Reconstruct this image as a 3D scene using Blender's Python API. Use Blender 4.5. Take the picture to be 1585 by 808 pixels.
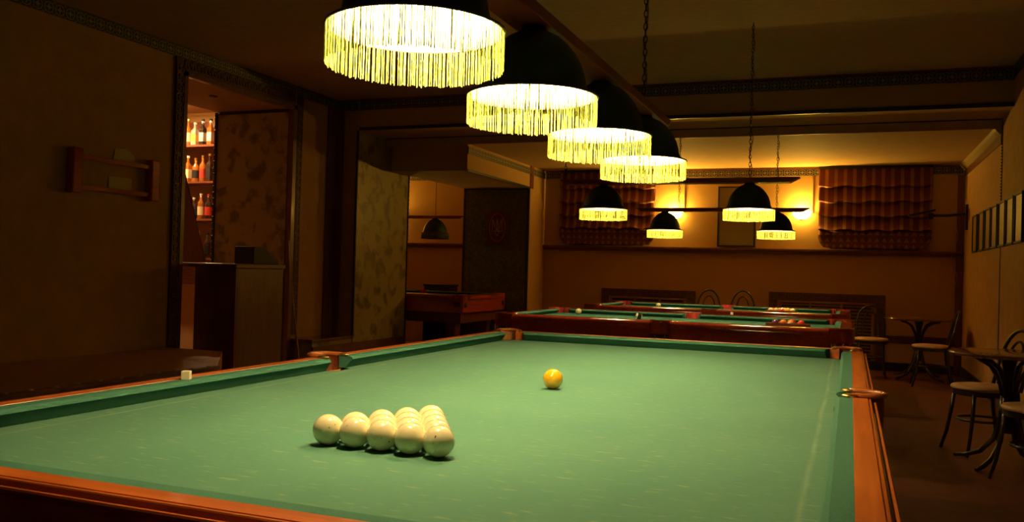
import bpy, bmesh, math, random
from mathutils import Vector, Matrix
random.seed(7)
PI = math.pi
sc = bpy.context.scene
for o in list(bpy.data.objects):
    bpy.data.objects.remove(o)

# ---------------------------------------------------------------- camera, world, exposure
YAW, PIT, ROL = 0.372, 0.0106, 0.0282
fw = Vector((-math.sin(YAW)*math.cos(PIT), math.cos(YAW)*math.cos(PIT), math.sin(PIT)))
rt0 = Vector((math.cos(YAW), math.sin(YAW), 0))
up0 = rt0.cross(fw)
rt = rt0*math.cos(ROL) + up0*math.sin(ROL)
up = -rt0*math.sin(ROL) + up0*math.cos(ROL)
# roll direction: the picture's x axis leans down to the right
rt = rt0*math.cos(ROL) + up0*math.sin(ROL)
cam_d = bpy.data.cameras.new('camera')
cam = bpy.data.objects.new('camera', cam_d)
sc.collection.objects.link(cam)
M = Matrix((rt, up, -fw)).transposed().to_4x4()
M.translation = Vector((0.9161, -2.8586, 1.1983))
cam.matrix_world = M
cam_d.sensor_width = 36
cam_d.lens = 1344.1/1585*36
cam_d.clip_start = 0.02
sc.camera = cam

world = bpy.data.worlds.new('world')
sc.world = world
world.use_nodes = True
world.node_tree.nodes['Background'].inputs[0].default_value = (1.0, 0.5, 0.2, 1)
world.node_tree.nodes['Background'].inputs[1].default_value = 0.0
sc.view_settings.view_transform = 'Standard'
sc.view_settings.look = 'None'
sc.view_settings.gamma = 1
sc.view_settings.use_curve_mapping = False
sc.view_settings.exposure = 1.2
sc.cycles.use_light_tree = True
sc.cycles.max_bounces = 8
sc.cycles.transparent_max_bounces = 16
sc.cycles.sample_clamp_indirect = 4
sc.cycles.use_denoising = True

# light strengths (each lamp's own bulb emits)
LAMP_COL = (1.0, 0.70, 0.31)
BULB = 540.0           # bulbs of the hanging lamps
SCONCE = 40.0
SCONCE_COL = (1.0, 0.60, 0.08)
BAR_LIGHT = 13.0
BAR_COL = (1.0, 0.60, 0.26)

# ---------------------------------------------------------------- mesh helpers
COL = sc.collection

class MB:
    """collects shapes, builds ONE mesh object"""
    def __init__(s):
        s.bm = bmesh.new()
    def face(s, pts):
        vs = [s.bm.verts.new(p) for p in pts]
        try: s.bm.faces.new(vs)
        except ValueError: pass
    def box(s, x0, x1, y0, y1, z0, z1):
        v = [s.bm.verts.new(p) for p in ((x0,y0,z0),(x1,y0,z0),(x1,y1,z0),(x0,y1,z0),(x0,y0,z1),(x1,y0,z1),(x1,y1,z1),(x0,y1,z1))]
        for f in ((0,3,2,1),(4,5,6,7),(0,1,5,4),(1,2,6,5),(2,3,7,6),(3,0,4,7)):
            s.bm.faces.new([v[i] for i in f])
        return s
    def obox(s, c, ax, ay, az, hx, hy, hz):
        c = Vector(c); ax, ay, az = Vector(ax), Vector(ay), Vector(az)
        v = [s.bm.verts.new(c+ax*hx*a+ay*hy*b+az*hz*d) for a,b,d in ((-1,-1,-1),(1,-1,-1),(1,1,-1),(-1,1,-1),(-1,-1,1),(1,-1,1),(1,1,1),(-1,1,1))]
        for f in ((0,3,2,1),(4,5,6,7),(0,1,5,4),(1,2,6,5),(2,3,7,6),(3,0,4,7)):
            s.bm.faces.new([v[i] for i in f])
        return s
    def loft(s, rings, close_ring=True, caps=True):
        R = [[s.bm.verts.new(p) for p in r] for r in rings]
        n = len(R[0])
        for a, b in zip(R[:-1], R[1:]):
            for i in range(n if close_ring else n-1):
                j = (i+1) % n
                try: s.bm.faces.new((a[i], a[j], b[j], b[i]))
                except ValueError: pass
        if caps and close_ring:
            try: s.bm.faces.new(list(reversed(R[0])))
            except ValueError: pass
            try: s.bm.faces.new(R[-1])
            except ValueError: pass
        return s
    def lathe(s, prof, c=(0,0,0), n=32, caps=True, a0=0.0, a1=2*PI, sx=1.0, sy=1.0):
        full = abs(a1-a0-2*PI) < 1e-6
        m = n if full else n+1
        rings = []
        for r, z in prof:
            rings.append([(c[0]+sx*max(r,1e-4)*math.cos(a0+(a1-a0)*i/n), c[1]+sy*max(r,1e-4)*math.sin(a0+(a1-a0)*i/n), c[2]+z) for i in range(m)])
        return s.loft(rings, full, caps)
    def tube(s, pts, r, n=8, closed=False, caps=True):
        pts = [Vector(p) for p in pts]
        k = len(pts)
        rr = r if isinstance(r, (list, tuple)) else [r]*k
        rings = []; prev = None
        for i, p in enumerate(pts):
            if closed: t = pts[(i+1)%k]-pts[i-1]
            else: t = pts[min(i+1,k-1)]-pts[max(i-1,0)]
            t.normalize()
            if prev is None:
                a = t.cross(Vector((0,0,1)))
                if a.length < 1e-3: a = t.cross(Vector((1,0,0)))
            else:
                a = prev - t*prev.dot(t)
            a.normalize(); prev = a
            b = t.cross(a)
            rings.append([p+(a*math.cos(2*PI*j/n)+b*math.sin(2*PI*j/n))*rr[i] for j in range(n)])
        if closed:
            R = [[s.bm.verts.new(p) for p in ring] for ring in rings]
            for q in range(k):
                A, B_ = R[q], R[(q+1)%k]
                for i in range(n):
                    s.bm.faces.new((A[i], A[(i+1)%n], B_[(i+1)%n], B_[i]))
        else:
            s.loft(rings, True, caps)
        return s
    def prism(s, poly, z0, z1):
        return s.loft([[(x,y,z0) for x,y in poly],[(x,y,z1) for x,y in poly]])
    def ball(s, c, r, u=24, v=16):
        bmesh.ops.create_uvsphere(s.bm, u_segments=u, v_segments=v, radius=r, matrix=Matrix.Translation(Vector(c)))
        return s
    def build(s, name, mat, parent=None, smooth=False, bevel=0.0, xf=None):
        if xf is not None: bmesh.ops.transform(s.bm, matrix=xf, verts=s.bm.verts)
        bmesh.ops.recalc_face_normals(s.bm, faces=s.bm.faces)
        me = bpy.data.meshes.new(name)
        s.bm.to_mesh(me); s.bm.free()
        if smooth:
            for p in me.polygons: p.use_smooth = True
        o = bpy.data.objects.new(name, me)
        COL.objects.link(o)
        if isinstance(mat, (list, tuple)):
            for m in mat: me.materials.append(m)
        else: me.materials.append(mat)
        if parent is not None: o.parent = parent
        if bevel > 0:
            md = o.modifiers.new('soft_edges', 'BEVEL'); md.width = bevel; md.segments = 2; md.limit_method = 'ANGLE'
        if smooth == 'auto':
            md = o.modifiers.new('split', 'EDGE_SPLIT'); md.split_angle = math.radians(35)
        return o

def tag(o, label, cat, group=None, kind=None):
    o['label'] = label; o['category'] = cat
    if group: o['group'] = group
    if kind: o['kind'] = kind
    return o

def thing(name, label, cat, loc=(0,0,0), rz=0.0, group=None):
    o = bpy.data.objects.new(name, None); COL.objects.link(o)
    o.location = loc; o.rotation_euler = (0,0,rz); o.empty_display_size = 0.1
    return tag(o, label, cat, group)

def copy_tree(root, loc, rz, label, group=None):
    r = root.copy(); COL.objects.link(r); r.location = loc; r.rotation_euler = (0,0,rz); r['label'] = label
    if group: r['group'] = group
    def rec(src, dst):
        for ch in list(src.children):
            c = ch.copy(); COL.objects.link(c); c.parent = dst
            rec(ch, c)
    rec(root, r)
    return r

def struct(o, label=None):
    o['kind'] = 'structure'
    if label: o['label'] = label
    return o

# ---------------------------------------------------------------- materials
def nodes_of(name):
    m = bpy.data.materials.new(name); m.use_nodes = True
    nt = m.node_tree
    return m, nt, nt.nodes['Principled BSDF']

def plain(name, col, rough=0.5, metal=0.0, spec=0.5, coat=0.0):
    m, nt, p = nodes_of(name)
    p.inputs['Base Color'].default_value = (*col, 1)
    p.inputs['Roughness'].default_value = rough
    p.inputs['Metallic'].default_value = metal
    p.inputs['Specular IOR Level'].default_value = spec
    p.inputs['Coat Weight'].default_value = coat
    p.inputs['Coat Roughness'].default_value = 0.06
    return m

def noisy(name, c1, c2, scale=(4,4,4), rough=0.6, nscale=5.0, detail=4.0, bump=0.0, bscale=None, spec=0.5, coat=0.0, lo=0.35, hi=0.65, distort=0.0, bdist=0.002):
    m, nt, p = nodes_of(name)
    N, L = nt.nodes, nt.links
    tc = N.new('ShaderNodeTexCoord'); mp = N.new('ShaderNodeMapping'); mp.inputs['Scale'].default_value = scale
    L.new(tc.outputs['Object'], mp.inputs['Vector'])
    nz = N.new('ShaderNodeTexNoise'); nz.inputs['Scale'].default_value = nscale; nz.inputs['Detail'].default_value = detail
    nz.inputs['Distortion'].default_value = distort
    L.new(mp.outputs['Vector'], nz.inputs['Vector'])
    cr = N.new('ShaderNodeValToRGB')
    cr.color_ramp.elements[0].position = lo; cr.color_ramp.elements[0].color = (*c1, 1)
    cr.color_ramp.elements[1].position = hi; cr.color_ramp.elements[1].color = (*c2, 1)
    L.new(nz.outputs['Fac'], cr.inputs['Fac']); L.new(cr.outputs['Color'], p.inputs['Base Color'])
    p.inputs['Roughness'].default_value = rough
    p.inputs['Specular IOR Level'].default_value = spec
    p.inputs['Coat Weight'].default_value = coat; p.inputs['Coat Roughness'].default_value = 0.08
    if bump > 0:
        n2 = N.new('ShaderNodeTexNoise'); n2.inputs['Scale'].default_value = bscale or nscale*4; n2.inputs['Detail'].default_value = 3
        L.new(tc.outputs['Object'], n2.inputs['Vector'])
        b = N.new('ShaderNodeBump'); b.inputs['Strength'].default_value = bump; b.inputs['Distance'].default_value = bdist
        L.new(n2.outputs['Fac'], b.inputs['Height']); L.new(b.outputs['Normal'], p.inputs['Normal'])
    return m

def math_node(nt, op, a, b=None, c=None):
    n = nt.nodes.new('ShaderNodeMath'); n.operation = op
    for i, v in enumerate((a, b, c)):
        if v is None: continue
        if isinstance(v, (int, float)): n.inputs[i].default_value = v
        else: nt.links.new(v, n.inputs[i])
    return n.outputs[0]

def cloth_material():
    m, nt, p = nodes_of('green_baize')
    N, L = nt.nodes, nt.links
    tc = N.new('ShaderNodeTexCoord')
    def noise(scale, ns, det=3.0):
        mp = N.new('ShaderNodeMapping'); mp.inputs['Scale'].default_value = scale
        L.new(tc.outputs['Object'], mp.inputs['Vector'])
        nz = N.new('ShaderNodeTexNoise'); nz.inputs['Scale'].default_value = ns; nz.inputs['Detail'].default_value = det
        L.new(mp.outputs['Vector'], nz.inputs['Vector']); return nz.outputs['Fac']
    fine = noise((0.35,1,1), 190, 2)
    flecks = noise((0.3,1.1,1), 60, 3)
    big = noise((1,1,1), 2.5, 4)
    def mix(f, a, b):
        n = N.new('ShaderNodeMix'); n.data_type = 'RGBA'
        L.new(f, n.inputs[0])
        for i, v in ((6,a),(7,b)):
            if isinstance(v, tuple): n.inputs[i].default_value = (*v,1)
            else: L.new(v, n.inputs[i])
        return n.outputs[2]
    def ramp(f, lo, hi, top=1.0):
        n = N.new('ShaderNodeMapRange'); L.new(f, n.inputs[0]); n.inputs[1].default_value = lo; n.inputs[2].default_value = hi; n.inputs[4].default_value = top
        n.clamp = True
        return n.outputs[0]
    c = mix(ramp(big,0.3,0.7), (0.053,0.155,0.110), (0.068,0.176,0.117))
    c = mix(ramp(fine,0.35,0.7,0.5), c, (0.036,0.145,0.11))
    c = mix(ramp(flecks,0.60,0.74,0.55), c, (0.20,0.27,0.12))
    # worn pale lines along the cushions
    sx = N.new('ShaderNodeSeparateXYZ'); L.new(tc.outputs['Object'], sx.inputs[0])
    ax = math_node(nt, 'ABSOLUTE', sx.outputs[0]); ay = math_node(nt, 'ABSOLUTE', sx.outputs[1])
    wob = math_node(nt, 'MULTIPLY', math_node(nt, 'SUBTRACT', noise((1,1,1), 1.3), 0.5), 0.02)
    axw = math_node(nt, 'ADD', ax, wob)
    d1 = math_node(nt, 'ABSOLUTE', math_node(nt, 'SUBTRACT', axw, 0.845))
    f1 = math_node(nt, 'SUBTRACT', 1.0, math_node(nt, 'MINIMUM', math_node(nt, 'DIVIDE', d1, 0.009), 1.0))
    f1 = math_node(nt, 'MULTIPLY', f1, ramp(noise((4,1,1), 5), 0.25, 0.75, 0.5))
    c = mix(f1, c, (0.30,0.38,0.24))
    L.new(c, p.inputs['Base Color'])
    p.inputs['Roughness'].default_value = 0.95
    p.inputs['Specular IOR Level'].default_value = 0.15
    p.inputs['Sheen Weight'].default_value = 0.08
    p.inputs['Sheen Tint'].default_value = (0.9,0.9,0.5,1)
    b = N.new('ShaderNodeBump'); b.inputs['Strength'].default_value = 0.25; b.inputs['Distance'].default_value = 0.0008
    L.new(fine, b.inputs['Height']); L.new(b.outputs['Normal'], p.inputs['Normal'])
    return m

def wood(name, c1, c2, rough=0.3, coat=0.4, grain=(1,14,14), ns=3.5):
    return noisy(name, c1, c2, scale=grain, rough=rough, nscale=ns, detail=6, coat=coat, lo=0.3, hi=0.7, distort=0.6, bump=0.05, bscale=80)

def stripes_bump(mat, axis='x', period=0.012, strength=0.3):
    """fine vertical ribbing of the wallpaper"""
    nt = mat.node_tree; N, L = nt.nodes, nt.links
    p = N['Principled BSDF']
    tc = N.new('ShaderNodeTexCoord'); sx = N.new('ShaderNodeSeparateXYZ'); L.new(tc.outputs['Object'], sx.inputs[0])
    a = math_node(nt, 'ADD', sx.outputs[0], sx.outputs[1])
    s = math_node(nt, 'SINE', math_node(nt, 'MULTIPLY', a, 2*PI/period))
    b = N.new('ShaderNodeBump'); b.inputs['Strength'].default_value = strength; b.inputs['Distance'].default_value = 0.002
    L.new(s, b.inputs['Height']); L.new(b.outputs['Normal'], p.inputs['Normal'])
    return mat

def frieze_material():
    """dark blue band with a running motif of pale four-petal rosettes in circles"""
    m, nt, p = nodes_of('frieze_pattern')
    N, L = nt.nodes, nt.links
    tc = N.new('ShaderNodeTexCoord'); sx = N.new('ShaderNodeSeparateXYZ'); L.new(tc.outputs['Object'], sx.inputs[0])
    u = math_node(nt, 'DIVIDE', math_node(nt, 'ADD', sx.outputs[0], sx.outputs[1]), 0.10)
    fu = math_node(nt, 'SUBTRACT', math_node(nt, 'FRACT', math_node(nt, 'ADD', u, 100.0)), 0.5)
    v = math_node(nt, 'DIVIDE', sx.outputs[2], 0.10)         # strips are built about z = 0
    r = math_node(nt, 'SQRT', math_node(nt, 'ADD', math_node(nt, 'MULTIPLY', fu, fu), math_node(nt, 'MULTIPLY', v, v)))
    ring = math_node(nt, 'LESS_THAN', math_node(nt, 'ABSOLUTE', math_node(nt, 'SUBTRACT', r, 0.40)), 0.035)
    au = math_node(nt, 'ABSOLUTE', fu); av = math_node(nt, 'ABSOLUTE', v)
    pet = math_node(nt, 'LESS_THAN', math_node(nt, 'MULTIPLY', au, av), 0.008)
    pet = math_node(nt, 'MULTIPLY', pet, math_node(nt, 'LESS_THAN', r, 0.33))
    dg = math_node(nt, 'LESS_THAN', math_node(nt, 'ABSOLUTE', math_node(nt, 'SUBTRACT', au, av)), 0.03)
    out = math_node(nt, 'MAXIMUM', math_node(nt, 'MAXIMUM', ring, pet), math_node(nt, 'MULTIPLY', dg, math_node(nt, 'GREATER_THAN', r, 0.40)))
    mx = N.new('ShaderNodeMix'); mx.data_type = 'RGBA'; L.new(out, mx.inputs[0])
    mx.inputs[6].default_value = (0.028,0.035,0.045,1); mx.inputs[7].default_value = (0.30,0.22,0.10,1)
    L.new(mx.outputs[2], p.inputs['Base Color']); p.inputs['Roughness'].default_value = 0.5
    return m

def emissive(name, col, strength):
    m = bpy.data.materials.new(name); m.use_nodes = True
    nt = m.node_tree; nt.nodes.clear()
    e = nt.nodes.new('ShaderNodeEmission'); e.inputs[0].default_value = (*col,1); e.inputs[1].default_value = strength
    o = nt.nodes.new('ShaderNodeOutputMaterial'); nt.links.new(e.outputs[0], o.inputs[0])
    return m

def fringe_material():
    m = bpy.data.materials.new('yellow_green_threads'); m.use_nodes = True
    nt = m.node_tree; N, L = nt.nodes, nt.links; N.clear()
    o = N.new('ShaderNodeOutputMaterial')
    d = N.new('ShaderNodeBsdfDiffuse'); t = N.new('ShaderNodeBsdfTranslucent'); mx = N.new('ShaderNodeMixShader')
    tc = N.new('ShaderNodeTexCoord'); nz = N.new('ShaderNodeTexNoise'); nz.inputs['Scale'].default_value = 90; nz.inputs['Detail'].default_value = 2
    L.new(tc.outputs['Object'], nz.inputs['Vector'])
    cr = N.new('ShaderNodeValToRGB'); L.new(nz.outputs['Fac'], cr.inputs['Fac'])
    cr.color_ramp.elements[0].position = 0.38; cr.color_ramp.elements[0].color = (0.26,0.28,0.04,1)
    cr.color_ramp.elements[1].position = 0.62; cr.color_ramp.elements[1].color = (0.72,0.80,0.20,1)
    L.new(cr.outputs[0], d.inputs[0]); L.new(cr.outputs[0], t.inputs[0])
    mx.inputs[0].default_value = 0.22
    L.new(d.outputs[0], mx.inputs[1]); L.new(t.outputs[0], mx.inputs[2]); L.new(mx.outputs[0], o.inputs[0])
    return m

def two_side(name, outside, inside, rough=0.35):
    """enamel shade: coloured outside, white inside"""
    m, nt, p = nodes_of(name)
    N, L = nt.nodes, nt.links
    g = N.new('ShaderNodeNewGeometry')
    mx = N.new('ShaderNodeMix'); mx.data_type = 'RGBA'; L.new(g.outputs['Backfacing'], mx.inputs[0])
    mx.inputs[6].default_value = (*outside,1); mx.inputs[7].default_value = (*inside,1)
    L.new(mx.outputs[2], p.inputs['Base Color']); p.inputs['Roughness'].default_value = rough
    return m

def ball_material(name, c1, c2=None, axis=0, half=0.014, speck=False, rough=0.12):
    m, nt, p = nodes_of(name)
    N, L = nt.nodes, nt.links
    p.inputs['Roughness'].default_value = rough; p.inputs['Coat Weight'].default_value = 1.0; p.inputs['Coat Roughness'].default_value = 0.02
    tc = N.new('ShaderNodeTexCoord')
    mx = N.new('ShaderNodeMix'); mx.data_type = 'RGBA'
    mx.inputs[6].default_value = (*c1,1)
    if c2 is not None:
        sx = N.new('ShaderNodeSeparateXYZ'); L.new(tc.outputs['Object'], sx.inputs[0])
        f = math_node(nt, 'LESS_THAN', math_node(nt, 'ABSOLUTE', sx.outputs[axis]), half)
        L.new(f, mx.inputs[0]); mx.inputs[7].default_value = (*c2,1)
    else:
        oi = N.new('ShaderNodeObjectInfo')
        ad = N.new('ShaderNodeVectorMath'); ad.operation = 'ADD'; L.new(tc.outputs['Object'], ad.inputs[0]); L.new(oi.outputs['Location'], ad.inputs[1])
        nz = N.new('ShaderNodeTexNoise'); nz.inputs['Scale'].default_value = 130 if speck else 20
        nz.inputs['Detail'].default_value = 1
        L.new(ad.outputs[0], nz.inputs['Vector'])
        f = math_node(nt, 'GREATER_THAN', nz.outputs['Fac'], 0.76 if speck else 2)
        L.new(f, mx.inputs[0]); mx.inputs[7].default_value = (0.12,0.07,0.03,1)
    L.new(mx.outputs[2], p.inputs['Base Color'])
    return m

MAT = dict(
    cloth = cloth_material(),
    cushion = noisy('cushion_baize', (0.036,0.118,0.082), (0.048,0.146,0.098), nscale=60, rough=0.95, spec=0.1, bump=0.2, bscale=600, bdist=0.0006),
    rail = wood('orange_rail_wood', (0.40,0.085,0.012), (0.66,0.17,0.028), rough=0.32, coat=0.25, grain=(14,1,14), ns=2.2),
    rail_x = wood('orange_rail_wood_cross', (0.40,0.085,0.012), (0.66,0.17,0.028), rough=0.32, coat=0.25, grain=(1,14,14), ns=2.2),
    mahog = wood('mahogany_varnish', (0.34,0.035,0.014), (0.50,0.060,0.022), rough=0.14, coat=1.0, grain=(12,1,12)),
    mahog_d = wood('dark_mahogany', (0.10,0.022,0.012), (0.17,0.036,0.018), rough=0.35, coat=0.2, grain=(12,12,1.2)),
    apron = wood('dark_apron_wood', (0.12,0.030,0.010), (0.20,0.05,0.016), rough=0.4, coat=0.1, grain=(1,1,10)),
    leather = noisy('red_brown_leather', (0.20,0.045,0.018), (0.34,0.085,0.030), nscale=40, rough=0.5, bump=0.3, bscale=200),
    redleather = noisy('red_leather', (0.42,0.040,0.030), (0.55,0.055,0.040), nscale=40, rough=0.45, bump=0.2, bscale=200),
    brass = plain('aged_brass', (0.62,0.36,0.12), rough=0.28, metal=0.9),
    net = noisy('woven_net', (0.22,0.09,0.02), (0.48,0.22,0.06), nscale=70, rough=0.8, bump=0.6, bscale=260, detail=2),
    horseshoe = plain('pocket_bronze_wood', (0.44,0.13,0.035), rough=0.22, coat=0.6),
    wall = stripes_bump(noisy('ochre_wallpaper', (0.40,0.215,0.068), (0.46,0.245,0.080), nscale=2.0, rough=0.75, spec=0.3)),
    wall2 = noisy('ochre_plaster', (0.42,0.245,0.085), (0.49,0.28,0.098), nscale=30, rough=0.85, spec=0.2, bump=0.15, bscale=300),
    ceil = noisy('tan_ceiling', (0.44,0.27,0.11), (0.52,0.32,0.13), scale=(1,5,1), nscale=9, rough=0.8, bump=0.1, bscale=60),
    marble = noisy('olive_marbled_paper', (0.17,0.135,0.048), (0.38,0.31,0.11), nscale=1.6, detail=10, rough=0.40, distort=0.3, lo=0.38, hi=0.50),
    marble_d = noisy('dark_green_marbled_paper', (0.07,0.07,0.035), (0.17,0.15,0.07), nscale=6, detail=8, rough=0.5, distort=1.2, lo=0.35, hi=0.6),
    floor = noisy('brown_tile_floor', (0.085,0.022,0.010), (0.135,0.036,0.016), nscale=3, detail=8, rough=0.45, coat=0.1),
    podium = wood('brown_platform', (0.55,0.26,0.09), (0.64,0.31,0.11), rough=0.5, coat=0.0, grain=(6,1,1)),
    trimw = wood('red_brown_trim', (0.13,0.040,0.018), (0.20,0.065,0.026), rough=0.4, coat=0.15, grain=(10,10,1.2)),
    trimd = plain('black_trim', (0.022,0.020,0.022), rough=0.4),
    fret = plain('greek_key_relief', (0.15,0.055,0.020), rough=0.6),
    fretb = plain('greek_key_ground', (0.085,0.026,0.011), rough=0.6),
    bead = plain('pale_gilt_bead', (0.42,0.30,0.14), rough=0.45),
    frieze = frieze_material(),
    shade = two_side('green_enamel_shade', (0.012,0.030,0.012), (0.92,0.90,0.84), 0.55),
    shade_rim = plain('dark_shade_rim', (0.05,0.03,0.01), rough=0.4),
    beam = wood('red_brown_beam', (0.22,0.038,0.014), (0.32,0.055,0.02), rough=0.35, coat=0.3, grain=(8,8,8)),
    chain = plain('black_iron', (0.02,0.015,0.012), rough=0.4, metal=0.6),
    cord = plain('brown_cord', (0.20,0.07,0.03), rough=0.6),
    fringe = fringe_material(),
    bulb = emissive('hot_bulb', LAMP_COL, BULB),
    bulb2 = emissive('pool_table_bulb', LAMP_COL, BULB*0.72),
    glass_sconce = emissive('lit_sconce_glass', SCONCE_COL, SCONCE),
    ivory = ball_material('ivory_ball', (0.90,0.80,0.50), speck=True),
    yellowb = ball_material('amber_ball', (0.95,0.50,0.015)),
    chairw = plain('dark_bentwood', (0.018,0.008,0.006), rough=0.3, coat=0.25),
    seat = noisy('tan_vinyl', (0.60,0.34,0.15), (0.68,0.40,0.18), nscale=12, rough=0.45, coat=0.1),
    tabletop = noisy('brown_varnished_top', (0.16,0.06,0.03), (0.22,0.085,0.04), nscale=6, rough=0.2, coat=0.7),
    chalk = plain('white_chalk_paper', (0.85,0.74,0.50), rough=0.6),
    chalkp = plain('chalk_tip_green', (0.10,0.30,0.22), rough=0.9),
    black = plain('matt_black', (0.008,0.008,0.009), rough=0.6),
    iron = plain('dark_steel', (0.02,0.02,0.02), rough=0.45, metal=0.3),
    mirror = plain('smoky_mirror', (0.34,0.25,0.13), rough=0.22, metal=0.45),
    stud = plain('steel_stud', (0.85,0.75,0.6), rough=0.3, metal=0.2),
    cue = wood('cue_wood', (0.42,0.17,0.06), (0.5,0.22,0.08), rough=0.25, coat=0.5),
    paper = plain('aged_paper', (0.50,0.42,0.24), rough=0.8),
    photo = noisy('dim_print', (0.28,0.16,0.062), (0.38,0.22,0.085), nscale=8, rough=0.4),
    slatw = wood('slat_wood', (0.24,0.10,0.035), (0.34,0.15,0.05), rough=0.4, coat=0.2),
    barwood = wood('bar_shelf_wood', (0.18,0.05,0.02), (0.26,0.08,0.03), rough=0.35, coat=0.2),
)

# ---------------------------------------------------------------- the room (metres; X across, Y away, Z up)
XL, XR, YB, H1, H2 = -4.95, 2.28, 9.8, 3.2, 2.74
def sbox(name, mat, *b, label=None, bevel=0):
    return struct(MB().box(*b).build(name, mat, bevel=bevel), label)

sbox('floor', MAT['floor'], -8.3, 2.5, -5.2, 10.0, -0.1, 0.0)
sbox('ceiling', MAT['ceil'], -5.97, 2.5, -5.2, 6.2, H1, H1+0.1)
sbox('ceiling_beyond_beam', MAT['ceil'], -8.3, 2.5, 6.85, 10.0, H2, H2+0.08)
sbox('ceiling_beam', MAT['wall2'], -4.95, XR, 6.2, 6.85, 2.83, H1+0.1)
sbox('wall_right', MAT['wall'], XR, XR+0.2, -5.2, 10.0, 0, 3.3)
sbox('wall_back', MAT['wall2'], -8.3, XR, YB, YB+0.2, 0, 3.3)
sbox('wall_front', MAT['wall'], -5.97, XR, -5.2, -5.0, 0, H1)
# left wall with the bar opening (Y 3.6 - 5.28)
mb = MB(); mb.box(-5.97, XL, -5.0, 3.6, 0, H1); mb.box(-5.97, XL, 3.6, 5.28, 2.935, H1); mb.box(-5.97, XL, 5.28, 6.2, 0, H1)
struct(mb.build('wall_left', MAT['wall']))
# marbled reveal beside the bar, studded edge
o = struct(MB().box(-5.97, -4.99, 5.265, 5.279, 0.0, 2.93).build('trim_1', MAT['marble']), 'olive marbled panel behind the bar counter')
mb = MB()
mb.box(-6.0, -5.965, 5.25, 5.28, 0, 2.93); mb.box(-5.97, -4.99, 5.25, 5.266, 2.90, 2.93)
for i in range(40): mb.ball((-5.985, 5.246, 0.06+i*0.072), 0.010, 8, 6)
for i in range(14): mb.ball((-5.93+i*0.072, 5.246, 2.915), 0.009, 8, 6)
struct(mb.build('trim_2', MAT['trimd']))
# wall stub + pier beside the alcove
sbox('wall_stub', MAT['wall'], -5.97, -4.66, 6.2, 7.5, 0, 2.825)
struct(MB().box(-4.66, -4.65, 6.2, 7.5, 0.277, 2.83).build('trim_3', MAT['marble']), 'olive marbled face of the pier')
struct(MB().box(-4.66, -4.635, 5.36, 7.51, 0.0, 0.277).build('baseboard_pier', MAT['trimw']))
mb = MB()
mb.box(-4.668, -4.64, 6.185, 6.205, 0.36, 2.83); mb.box(-4.668, -4.64, 7.49, 7.51, 0.277, 2.83)
for i in range(42):
    mb.ball((-4.643, 6.188, 0.42+i*0.057), 0.009, 8, 6); mb.ball((-4.638, 7.50, 0.33+i*0.059), 0.009, 8, 6)
struct(mb.build('trim_4', MAT['trimd']))
struct(MB().box(-4.655, -4.635, 6.2, 6.85, 2.815, 2.833).box(-4.655, -4.635, 6.85, 7.49, 2.722, 2.74).build('trim_5', MAT['bead']))
# frieze bands (strip meshes built about z = 0 so that the pattern centres on them)
def frieze(n, x0, x1, y0, y1, z, h=0.10):
    o = MB().box(x0, x1, y0, y1, -h/2, h/2).build('trim_%d' % n, MAT['frieze']); o.location.z = z
    return struct(o, 'patterned frieze of rosettes')
frieze(6, XL-0.001, XL+0.012, -5.0, 6.2, 3.145)
frieze(7, XL, XR, 6.188, 6.2, 3.125, 0.10)
frieze(8, -3.5, XR, YB-0.012, YB, 2.665, 0.09)
frieze(9, -3.502, -3.488, 6.86, YB, 2.66, 0.09)
frieze(10, -8.0, -4.52, YB-0.012, YB, 2.665, 0.09)
mb = MB(); mb.box(XL, XR, 6.17, 6.2, 3.18, 3.2); mb.box(XL, XL+0.03, -5, 6.2, 3.195, 3.2)
struct(mb.build('trim_11', MAT['trimw']))
# dark studded lath under the beam
mb = MB(); mb.box(-4.65, XR, 6.182, 6.2, 2.828, 2.865)
for i in range(110): mb.ball((-4.62+i*0.063, 6.180, 2.847), 0.008, 6, 5)
struct(mb.build('trim_12', MAT['trimd']))
struct(MB().box(-4.65, XR, 6.842, 6.86, 2.728, 2.745).build('trim_13', MAT['bead']))
# cornices
struct(MB().box(-3.5, XR, YB-0.03, YB, H2-0.025, H2).build('trim_14', MAT['trimw']))
mb = MB(); mb.loft([[(XR,y,H2),(XR-0.07,y,H2),(XR-0.05,y,H2-0.03),(XR-0.02,y,H2-0.06),(XR,y,H2-0.075)] for y in (6.86, YB)])
struct(mb.build('trim_15', MAT['bead']))
struct(MB().box(XR-0.012, XR, 6.86, YB, 2.585, 2.665).build('trim_16', MAT['trimw']))
struct(MB().box(XR-0.012, XR, -5.0, 6.2, 3.09, 3.2).build('trim_17', MAT['trimd']))
# Greek-key bands
def greek_key(path_fn, length, h, mb, t=0.14):
    """raised meander; path_fn(u, v) -> 3D point, u along, v across 0..h"""
    unit = h*0.92
    n = max(1, int(length/unit)); unit = length/n
    g = [(0,0.12),(0,0.88),(0.78,0.88),(0.78,0.34),(0.40,0.34),(0.40,0.60)]
    g2 = [(0,0.12),(1.0,0.12)]
    w = t*h*0.5
    for k in range(n):
        for pl in (g, g2):
            for (a, b), (c, d) in zip(pl[:-1], pl[1:]):
                u0, u1 = sorted((k*unit+a*unit, k*unit+c*unit)); v0, v1 = sorted((b*h, d*h))
                P = [path_fn(u, v, q) for q in (0, 1) for u, v in ((u0-w, v0-w), (u1+w, v0-w), (u1+w, v1+w), (u0-w, v1+w))]
                V = [mb.bm.verts.new(p) for p in P]
                for f in ((0,1,2,3),(7,6,5,4),(0,4,5,1),(1,5,6,2),(2,6,7,3),(3,7,4,0)):
                    mb.bm.faces.new([V[i] for i in f])
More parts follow.
